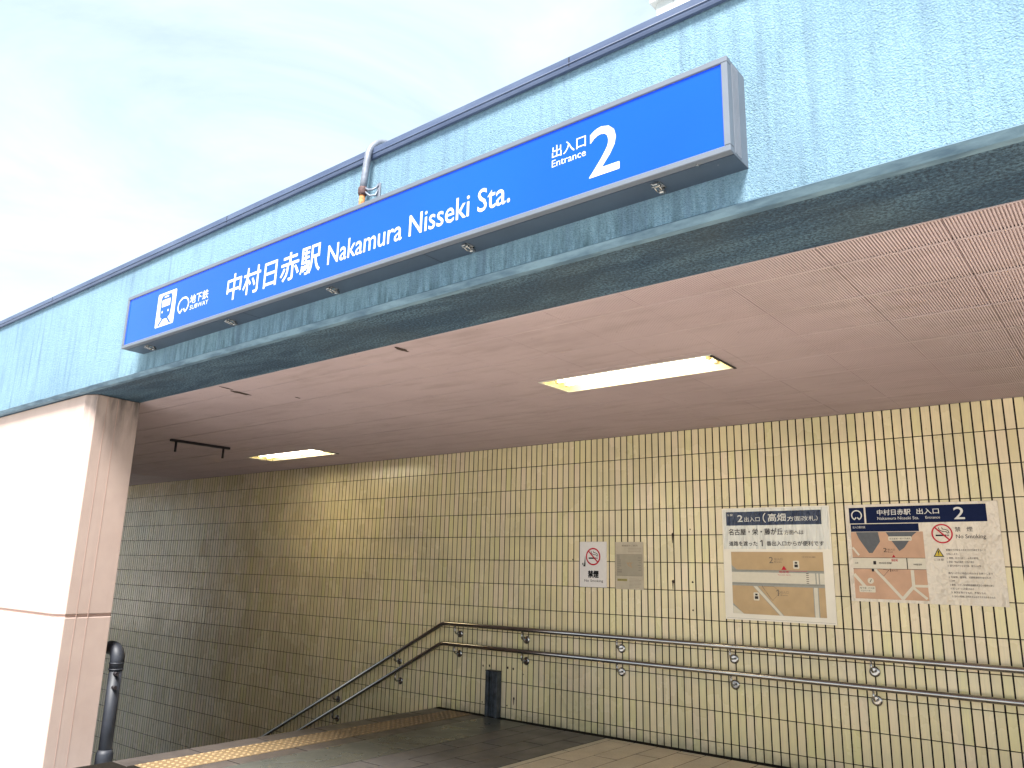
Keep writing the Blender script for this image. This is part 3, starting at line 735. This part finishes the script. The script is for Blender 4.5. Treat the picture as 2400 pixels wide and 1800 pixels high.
MB().tube([(-3.076, 2.478, 3.362), (-3.075, 2.478, 3.372), (-3.075, 2.478, 3.400), (-3.075, 2.478, 3.408)], 0.024, 14, rs=[0.021, 0.0255, 0.0255, 0.0215]).build('coupling', MATS['rust_dark'], cd)
f = MB(); pts = [(-3.054, 2.478, 3.398), (-3.035, 2.482, 3.385), (-3.012, 2.490, 3.382), (-3.002, 2.505, 3.395), (-3.0, 2.52, 3.42)]
f.tube(pts, 0.0055, 8); f.tube([(-3.054, 2.478, 3.376), (-3.03, 2.49, 3.352), (-3.006, 2.51, 3.356), (-3.0, 2.522, 3.40)], 0.005, 8); f.cbox(-3.012, -2.986, 2.520, 2.529, 3.345, 3.43, 0.002)
f.build('clamp', MATS['galv'], cd)

# ================================================================== HANDRAILS
RY = D - 0.085
def handrail(zr, kink, label, holders, slope_h):
    t = empty('handrail', (kink, RY, zr)); tag(t, label, 'handrail', 'steel handrails along the tiled wall')
    k = 0.508; L0 = 5.2
    pts = [(XR - 0.3, RY, zr)]
    pts += [(kink + 0.035, RY, zr), (kink, RY, zr - 0.004), (kink - 0.035, RY, zr - 0.018), (kink - L0, RY, zr - 0.004 - L0 * k)]
    MB().tube(pts, 0.0215, 20).build('rail', MATS['steel'], t)
    for x, z in holders + slope_h:
        b = empty('bracket', (x, D, z)); b.parent = t; b.matrix_parent_inverse = Matrix.Translation(-Vector(t.location))
        zz = zr if x > kink else zr - 0.004 - (kink - x) * k
        m = MB().tube([(x, D - 0.0025, z), (x, D - 0.009, z), (x, D - 0.013, z)], 0.035, 24, rs=[0.038, 0.038, 0.024])
        o = m.build('rosette', MATS['steel'], b); fix(o, b, t)
        a = MB().tube([(x, D - 0.012, z), (x, D - 0.060, z + 0.002), (x, D - 0.078, z + 0.014), (x, RY, z + 0.034), (x, RY, zz - 0.019)], 0.0075, 12)
        o = a.build('arm', MATS['steel'], b); fix(o, b, t)
    return t
def fix(o, b, t):
    # meshes are in world coordinates: cancel the bracket's and the rail's own placement
    o.parent = b; o.matrix_parent_inverse = Matrix.Translation(-Vector(b.location))
H_X = (-5.86, -4.965, -3.877, -2.805, -1.718, -0.63, 0.46, 1.55, 2.64)
handrail(0.858, -6.03, 'upper of the two steel handrails on the tiled wall, bending down the stairs', [(x, 0.757) for x in H_X], [(-6.76, 0.405), (-7.77, -0.11), (-8.9, -0.70), (-10.0, -1.26)])
handrail(0.652, -6.05, 'lower of the two steel handrails on the tiled wall, bending down the stairs', [(x, 0.557) for x in H_X], [(-6.73, 0.20), (-7.76, -0.32), (-8.9, -0.90), (-10.0, -1.46)])

# ================================================================== FLOOD BARRIER POST AND PIPE
ps = empty('barrier_post', (-5.35, D - 0.05, 0)); tag(ps, 'short dark steel channel post standing at the foot of the tiled wall', 'post')
m = MB(); px0, px1 = -5.425, -5.275; yb = D - 0.0035; yf = D - 0.078
m.cbox(px0, px0 + 0.034, yf, yb, -0.004, 0.432, 0.002); m.cbox(px1 - 0.034, px1, yf, yb, -0.004, 0.432, 0.002)
m.box(px0 + 0.034, px1 - 0.034, yf + 0.035, yb, -0.004, 0.425)
m.build('channel', MATS['post'], ps)
MB().box(px0 + 0.050, px0 + 0.054, yf + 0.032, yf + 0.035, 0.0, 0.42).build('guide_strip', MATS['steel'], ps)
MB().cbox(px0 - .004, px1 + .004, yf - .004, yb, 0.432, 0.438, .001).build('top_cap', MATS['dark_metal'], ps)

dp = empty('drain_pipe', (-6.34, 3.10, 0)); tag(dp, 'thick dark grey pipe with rounded elbow top standing behind the pink wall end', 'pipe')
ax, ay = -6.440, 3.12
MB().tube([(ax, ay, -0.14), (ax, ay, 0.60)], 0.048, 24).build('pipe', MATS['pipe'], dp)
e = []
for i in range(0, 10):
    t = math.radians(10 * i); e.append((ax - 0.09 * (1 - math.cos(t)), ay - 0.0, 0.675 + 0.075 * math.sin(t)))
MB().tube([(ax, ay, 0.60)] + e + [(ax - 0.14, ay, 0.75)], 0.052, 22).build('elbow', MATS['pipe'], dp)
for z in (0.64, 0.595): MB().tube([(ax, ay, z), (ax, ay, z + 0.010)], 0.055, 24).build('collar', MATS['pipe'], dp)
for z in (0.57, 0.47): MB().tube([(ax + 0.035, ay - 0.02, z), (ax + 0.072, ay - 0.02, z)], 0.015, 12).build('clamp_bolt', MATS['dark_metal'], dp)
MB().tube([(ax, ay, -0.15), (ax, ay, -0.01), (ax, ay, 0.02)], 0.09, 24, rs=[0.062, 0.062, 0.050]).build('foot', MATS['pipe'], dp)

# ================================================================== NOTICES ON THE WALL
WY = D - 0.0030     # back of every notice
def board(name, label, cat, x0, z0, x1, z1, mat, t=0.003, group=None):
    o = MB().cbox(x0, x1, WY - t, WY, z0, z1, 0.0008).build(name, MATS[mat]); tag(o, label, cat, group); return o, WY - t
def no_smoking(cx, cz, r, y, parent, lw=0.155):
    Flat(y).ring(cx, cz, r * (1 - lw), r, 44).build('prohibition_ring', 'red', parent)
    f = Flat(y - 0.0002); k = r * 0.60
    f.poly([(cx - k * 1.02, cz - 0.26 * r), (cx + k * 0.62, cz - 0.26 * r), (cx + k * 0.62, cz - 0.10 * r), (cx - k * 1.02, cz - 0.10 * r)])
    f.rect(cx + k * 0.72, cz - 0.26 * r, cx + k * 0.84, cz - 0.10 * r); f.rect(cx + k * 0.94, cz - 0.26 * r, cx + k * 1.04, cz - 0.10 * r)
    f.strip([(cx - 0.28 * r, cz + .62 * r), (cx - .22 * r, cz + .38 * r), (cx + .05 * r, cz + .22 * r), (cx + .40 * r, cz + .20 * r), (cx + .56 * r, cz + .02 * r)], r * 0.07)
    f.strip([(cx + 0.02 * r, cz + .62 * r), (cx + .08 * r, cz + .46 * r), (cx + .34 * r, cz + .42 * r), (cx + .58 * r, cz + .30 * r), (cx + .66 * r, cz + .04 * r)], r * 0.07)
    f.build('cigarette_symbol', 'black', parent)
    a = math.radians(135); d = r * 0.88
    Flat(y - 0.0005).strip([(cx + d * math.cos(a), cz + d * math.sin(a)), (cx - d * math.cos(a), cz - d * math.sin(a))], r * 0.15).build('prohibition_bar', 'red', parent)

# 1. small white no smoking plate
o, y = board('no_smoking_notice', 'small white no smoking plate with red ring, left of the other notices', 'notice', -4.335, 1.287, -4.031, 1.709, 'cool_white', 0.004)
no_smoking(-4.182, 1.570, 0.082, y - 0.0006, o, 0.17)
print_text('notice_lettering', '禁煙', -4.242, 1.372, -4.118, 1.442, y - .0006, 'black', o, 0.045)
print_text('notice_lettering', 'No Smoking', -4.280, 1.328, -4.070, 1.358, y - .0006, 'ink', o, 0.006)
f = Flat(y - 0.0006); f.poly([(-4.285, 1.49), (-4.272, 1.58), (-4.268, 1.50), (-4.270, 1.475), (-4.30, 1.48)]); f.poly([(-4.31, 1.497), (-4.296, 1.515), (-4.29, 1.49)]); f.build('scratch_mark', 'black', o)
# 2. faded notice
o, y = board('faded_notice', 'faded beige paper notice just right of the no smoking plate', 'notice', -3.937, 1.279, -3.638, 1.706, 'faded', 0.002)
Flat(y - .0004).rect(-3.922, 1.400, -3.652, 1.592).build('grey_panel', 'faded_box', o)
f = Flat(y - .0008)
f.text('路線図のご案内', -3.865, 1.664, -3.700, 1.680, 0.0)
for i in range(3): f.rect(-3.80, 1.648 - i * .016, -3.66, 1.650 - i * .016)
for i in range(9): f.rect(-3.915, 1.575 - i * .018, -3.915 + random.uniform(.02, .05), 1.580 - i * .018)
for i in range(6): f.rect(-3.70 + random.uniform(0, .02), 1.56 - i * .022, -3.665, 1.563 - i * .022)
for i in range(7): f.rect(-3.79, 1.372 - i * .012, -3.66 - random.uniform(0, .03), 1.3735 - i * .012)
f.strip([(-3.922, 1.40), (-3.652, 1.40), (-3.652, 1.592), (-3.922, 1.592), (-3.922, 1.40)], 0.002)
f.build('faded_lettering', 'ink_soft', o)
f = Flat(y - .0008); f.ring(-3.785, 1.502, 0.012, 0.017, 20); f.strip([(-3.80, 1.50), (-3.812, 1.52)], .005); f.strip([(-3.775, 1.492), (-3.762, 1.472)], .005); f.strip([(-3.77, 1.51), (-3.755, 1.52)], .004); f.build('orange_sketch', 'orange_ink', o)
Flat(y - .0008).rect(-3.915, 1.352, -3.812, 1.372).build('olive_marker_bar', 'olive', o)
print_text('marker_lettering', 'お問い合わせ', -3.905, 1.356, -3.822, 1.368, y - .0012, 'ink_soft', o)

# 3. poster with the plain map
x0, x1, z0, z1 = -2.865, -1.963, 1.071, 1.984
o, y = board('map_poster', 'tall white poster with glossy film header and tan map of exits 1 and 2', 'poster', x0, z0, x1, z1, 'paper', 0.004)
MB().cbox(x0 + .01, x1 - .012, y - 0.0022, y - 0.0002, 1.643, 1.974, 0.0006).build('film_sheet', MATS['film'], o)
yf2 = y - 0.0030
MB().box(-2.826, -2.028, yf2 - 0.0004, yf2 + .0004, 1.838, 1.952).build('header_band', MATS['navy_film'], o)
yt = yf2 - 0.0010
print_text('header_lettering', '2', -2.725, 1.868, -2.678, 1.925, yt, 'print_white', o, 0.02)
print_text('header_lettering', '出入口', -2.665, 1.868, -2.530, 1.908, yt, 'print_white', o, 0.006)
print_text('header_lettering', '（', -2.505, 1.858, -2.478, 1.938, yt, 'print_white', o, 0.006)
print_text('header_lettering', '高畑', -2.460, 1.866, -2.312, 1.932, yt, 'print_white', o, 0.014)
print_text('header_lettering', '方面改札）', -2.300, 1.866, -2.055, 1.906, yt, 'print_white', o, 0.006)
print_text('header_lettering', '１番', -2.815, 1.918, -2.765, 1.936, yt, 'print_white', o, 0.0)
print_text('direction_lettering', '名古屋・栄・藤が丘', -2.808, 1.757, -2.342, 1.812, yt, 'ink', o, 0.018)
print_text('direction_lettering', '方面へは', -2.330, 1.757, -2.175, 1.797, yt, 'ink', o, 0.008)
print_text('direction_lettering', '道路を渡った', -2.808, 1.668, -2.560, 1.708, yt, 'ink', o, 0.018)
Flat(yt).one(-2.537, 1.666, -2.513, 1.716).build('direction_lettering', 'ink', o)
print_text('direction_lettering', '番出入口からが便利です', -2.482, 1.668, -2.020, 1.708, yt, 'ink', o, 0.014)
# map
mx0, mx1, mz0, mz1 = -2.795, -2.035, 1.120, 1.620; ym = y - 0.0006
Flat(ym).rect(mx0, mz0, mx1, mz1).build('map_base', 'map_grey', o)
f = Flat(ym - .0006); f.poly([(mx0, 1.515), (-2.75, 1.475), (mx1, 1.475), (mx1, mz1), (mx0, mz1)]); f.poly([(-2.705, mz0), (mx0, 1.205), (mx0, 1.345), (-2.618, 1.345), (-2.405, mz0)]); f.poly([(-2.575, 1.345), (-2.128, 1.345), (-2.128, mz0), (-2.368, mz0)]); f.rect(-2.085, mz0, mx1, 1.345); f.build('map_block', 'map_tan', o)
f = Flat(ym - .0006); f.rect(mx0, 1.372, -2.105, 1.455); f.rect(-2.070, 1.372, mx1, 1.455); f.rect(-2.095, 1.372, -2.080, 1.455); f.poly([(-2.700, mz0), (mx0 + .002, 1.185), (mx0 + .002, mz0)]); f.build('map_road', 'map_road', o)
Flat(ym - .0009).rect(-2.122, mz0, -2.092, 1.345).build('map_street', 'map_road', o)
f = Flat(ym - .0009); f.poly([(-2.612, 1.343), (-2.580, 1.343), (-2.374, mz0 + .001), (-2.400, mz0 + .001)]); f.build('map_street', 'map_road', o)
f = Flat(ym - .0014); f.text('2', -2.470, 1.530, -2.435, 1.580, .01); f.text('出入口', -2.425, 1.553, -2.360, 1.573); f.text('Exit', -2.425, 1.535, -2.365, 1.546)
f.one(-2.424, 1.272, -2.400, 1.322); f.text('出入口', -2.388, 1.292, -2.325, 1.312); f.text('Exit', -2.388, 1.274, -2.330, 1.284)
f.text('中村公園', -2.20, 1.575, -2.095, 1.587); f.strip([(-2.54, 1.352), (-2.47, 1.245)], .002); f.strip([(-2.54, 1.345), (-2.44, 1.345), (-2.39, 1.30), (-2.455, 1.235), (-2.54, 1.345)], .002)
f.strip([(mx0, 1.470), (mx1, 1.470)], .002); f.strip([(mx0, 1.363), (mx1, 1.363)], .002)
for i in range(6): f.rect(-2.175, 1.375 + i * .015, -2.155, 1.381 + i * .015)
f.build('map_lettering', 'ink_soft', o)
f = Flat(ym - .0014); f.poly([(-2.372, 1.478), (-2.328, 1.478), (-2.350, 1.512)]); f.text('現在地', -2.392, 1.452, -2.312, 1.470, .01); f.text('You are here', -2.405, 1.434, -2.300, 1.444); f.strip([(-2.328, 1.470), (-2.165, 1.470)], .003); f.build('you_are_here_mark', 'red', o)
for cx, cz in ((-2.250, 1.520), (-2.590, 1.262)):
    Flat(ym - .0014).rrect(cx - .024, cz - .032, cx + .024, cz + .032, .008).build('bus_stop_plate', 'map_road', o)
    f = Flat(ym - .0019); f.rrect(cx - .014, cz - .020, cx + .014, cz + .002, .003); f.rect(cx - .010, cz + .008, cx + .010, cz + .022); f.build('bus_symbol', 'ink', o)
Flat(y - .0004).strip([(x0 + .012, z0 + .012), (x1 - .012, z0 + .012)], .0015).build('poster_crease', 'ink_soft', o)

# 4. poster with header, map and rules
x0, x1, z0, z1 = -1.843, -0.812, 1.257, 1.981
o, y = board('station_guide_poster', 'wide crumpled poster with navy station header, salmon map and no smoking rules', 'poster', x0, z0, x1, z1, 'crumpled', 0.004)
y1_ = y - 0.0006
f = Flat(y1_); f.rect(-1.815, 1.838, -1.705, 1.958); f.rect(-1.692, 1.838, -0.885, 1.962); f.build('header_band', 'navy', o)
y2_ = y - 0.0012
ring_mark(-1.760, 1.900, 0.040, 0.040, 0.0085, y2_, 'print_white', o)
print_text('header_lettering', '中村日赤駅', -1.610, 1.896, -1.375, 1.940, y2_, 'print_white', o, 0.014)
print_text('header_lettering', '出入口', -1.335, 1.898, -1.185, 1.940, y2_, 'print_white', o, 0.014)
print_text('header_lettering', 'Nakamura Nisseki Sta.', -1.610, 1.862, -1.322, 1.884, y2_, 'print_white', o, 0.0)
print_text('header_lettering', 'Entrance', -1.278, 1.864, -1.182, 1.883, y2_, 'print_white', o, 0.004)
print_text('header_number', '2', -1.092, 1.856, -1.022, 1.944, y2_, 'print_white', o, 0.012)
# map half
Flat(y1_).rect(-1.810, 1.775, -1.330, 1.832).build('map_title_band', 'navy', o)
print_text('map_title', '出入口案内図', -1.795, 1.800, -1.705, 1.818, y2_, 'print_white', o)
ax0, ax1, az0, az1 = -1.812, -1.305, 1.278, 1.772
Flat(y1_).rect(ax0, az0, ax1, az1).build('map_base', 'map_tan_pink', o)
f = Flat(y2_); f.poly([(-1.775, 1.772), (-1.615, 1.772), (-1.605, 1.70), (-1.665, 1.615), (-1.690, 1.615), (-1.755, 1.72)]); f.poly([(-1.560, 1.770), (-1.345, 1.770), (-1.375, 1.745), (-1.440, 1.655), (-1.475, 1.63), (-1.52, 1.70)]); f.build('map_block', 'map_slate', o)
f = Flat(y2_); f.rect(ax0, 1.500, ax1, 1.578); f.build('map_main_road', 'map_road', o)
f = Flat(y2_ - .0003); f.strip([(-1.660, 1.500), (-1.480, 1.285)], .020); f.strip([(-1.480, 1.285), (-1.400, 1.375), (-1.400, 1.490)], .022); f.strip([(-1.398, 1.380), (-1.306, 1.380)], .018); f.strip([(-1.400, 1.365), (-1.318, 1.292)], .018); f.strip([(-1.808, 1.455), (-1.735, 1.365)], .022); f.strip([(-1.805, 1.655), (-1.765, 1.60)], .014)
f.build('map_street', 'map_road', o)
Flat(y2_ - .0007).rrect(-1.545, 1.706, -1.385, 1.738, .006).build('map_label_plate', 'map_road', o)
Flat(y2_ - .0007).rrect(-1.780, 1.325, -1.665, 1.372, .006).build('map_label_plate', 'map_road', o)
Flat(y2_ - .0007).circle(-1.694, 1.410, .022, 20).build('compass_plate', 'map_road', o)
f = Flat(y2_ - .0012); f.text('2', -1.587, 1.622, -1.562, 1.652); f.text('出入口', -1.556, 1.634, -1.505, 1.648); f.text('Exit', -1.556, 1.619, -1.520, 1.628); f.one(-1.557, 1.478, -1.545, 1.502); f.text('出入口', -1.540, 1.482, -1.500, 1.494)
f.text('名古屋第一赤十字病院', -1.538, 1.714, -1.392, 1.728); f.text('中村日赤駅', -1.625, 1.535, -1.535, 1.548, .02); f.text('中村区役所', -1.388, 1.527, -1.332, 1.540, .01); f.text('公園', -1.800, 1.535, -1.775, 1.546)
f.rrect(-1.665, 1.530, -1.645, 1.556, .003); f.rrect(-1.680, 1.478, -1.664, 1.500, .003); f.strip([(-1.700, 1.400), (-1.688, 1.42)], .004)
f.text('地下鉄  バス停', -1.775, 1.349, -1.672, 1.362); f.text('エレベーター', -1.770, 1.331, -1.690, 1.343); f.strip([(-1.640, 1.49), (-1.60, 1.445), (-1.56, 1.49), (-1.60, 1.535 - .04)], .002)
f.strip([(ax0, 1.498), (ax1, 1.498)], .0025); f.strip([(ax0, 1.580), (ax1, 1.580)], .0025); f.strip([(-1.43, 1.50), (-1.43, 1.578)], .006)
f.build('map_lettering', 'ink', o)
f = Flat(y2_ - .0012); f.poly([(-1.530, 1.585), (-1.506, 1.585), (-1.518, 1.604)]); f.text('現在地', -1.537, 1.553, -1.492, 1.572, .01); f.build('you_are_here_mark', 'red', o)
# rules half
no_smoking(-1.180, 1.755, 0.070, y1_, o, 0.145)
print_text('rule_heading', '禁', -1.095, 1.768, -1.058, 1.802, y1_, 'ink', o, 0.006)
print_text('rule_heading', '煙', -1.020, 1.768, -0.982, 1.802, y1_, 'ink', o, 0.006)
print_text('rule_heading', 'No Smoking', -1.092, 1.712, -0.905, 1.748, y1_, 'ink', o, 0.008)
f = Flat(y1_); f.poly([(-1.250, 1.590), (-1.180, 1.590), (-1.215, 1.655)]); f.build('warning_triangle_border', 'ink', o)
f = Flat(y2_); f.poly([(-1.240, 1.596), (-1.190, 1.596), (-1.215, 1.644)]); f.build('warning_triangle', 'yellow', o)
f = Flat(y2_ - .0006); f.poly([(-1.218, 1.612), (-1.212, 1.612), (-1.2105, 1.634), (-1.2195, 1.634)]); f.circle(-1.215, 1.605, .0032, 10); f.text('ご注意', -1.248, 1.562, -1.185, 1.578); f.build('exclamation_mark', 'ink', o)
rules = [('駅構内での安全のため次の行為をすること', 1.640, -1.165, -0.915), ('を禁止します。', 1.611, -1.165, -1.090), ('１ 喫煙、歩きたばこ、火気の使用', 1.583, -1.165, -0.970), ('２ 飲酒・物品の販売・広告の掲示', 1.556, -1.165, -0.995), ('３ 通行の妨げとなる行為、座り込み等', 1.529, -1.165, -0.955),
         ('構内への次の物品の持込みをお断りします', 1.478, -1.165, -0.888), ('１ 危険物、爆発物、可燃性液体を含むもの', 1.450, -1.165, -0.903), ('２ 刃物', 1.424, -1.163, -1.128), ('３ 動物、ただし身体障害者補助犬及び小動物を除く', 1.397, -1.163, -0.893), ('４ 長さ２メートルを超えるもの', 1.371, -1.160, -1.015), ('５ 臭気を発するもの、不潔なもの', 1.345, -1.158, -0.945), ('６ 他のお客様に迷惑をおよぼすおそれのあるもの', 1.318, -1.155, -0.890)]
f = Flat(y1_)
for body, z, a, b in rules: f.text(body, a, z - .0085, b, z + .0065, 0.004)
f.build('rule_lettering', 'ink', o)

# ================================================================== BUILDING BEHIND
bd = empty('tall_building', (-10, 32, 0)); tag(bd, 'pale tall building rising behind the canopy at the top of the picture', 'building')
bx0, bx1, by0, by1, bz = -15.72, 2.0, 30.0, 44.0, 31.5
MB().box(bx0, bx1, by0, by1, -0.05, bz).build('facade', MATS['building'], bd)
MB().box(bx0 - 0.25, bx1 + .25, by0 - 0.25, by1 + .25, 28.85, 29.10).build('ledge', MATS['building'], bd)
MB().box(bx0 - 0.15, bx1 + .15, by0 - 0.15, by1 + .15, bz, bz + 0.3).build('parapet', MATS['building'], bd)
j = MB()
for k in range(16):
    j.box(bx0 - 0.004, bx1, by0 - 0.012, by0 + 0.01, 28.3 - k * 0.62, 28.335 - k * 0.62)
x = bx0 + 0.9
while x < bx1:
    j.box(x, x + 0.03, by0 - 0.015, by0 + 0.01, 0, 28.8); x += 0.9
j.build('panel_joint', MATS['bjoint'], bd)
for i in range(5):
    for k in range(6):
        xx, zz = bx0 + 3.0 + i * 3.0, 2.0 + k * 3.4
        wdw = MB().box(xx - .06, xx + 1.46, by0 - 0.06, by0 - 0.016, zz - .06, zz + 1.36).build('window', MATS['bjoint'], bd)
        MB().box(xx, xx + 1.4, by0 - 0.065, by0 - 0.061, zz, zz + 1.3).build('pane', MATS['glass'], wdw)
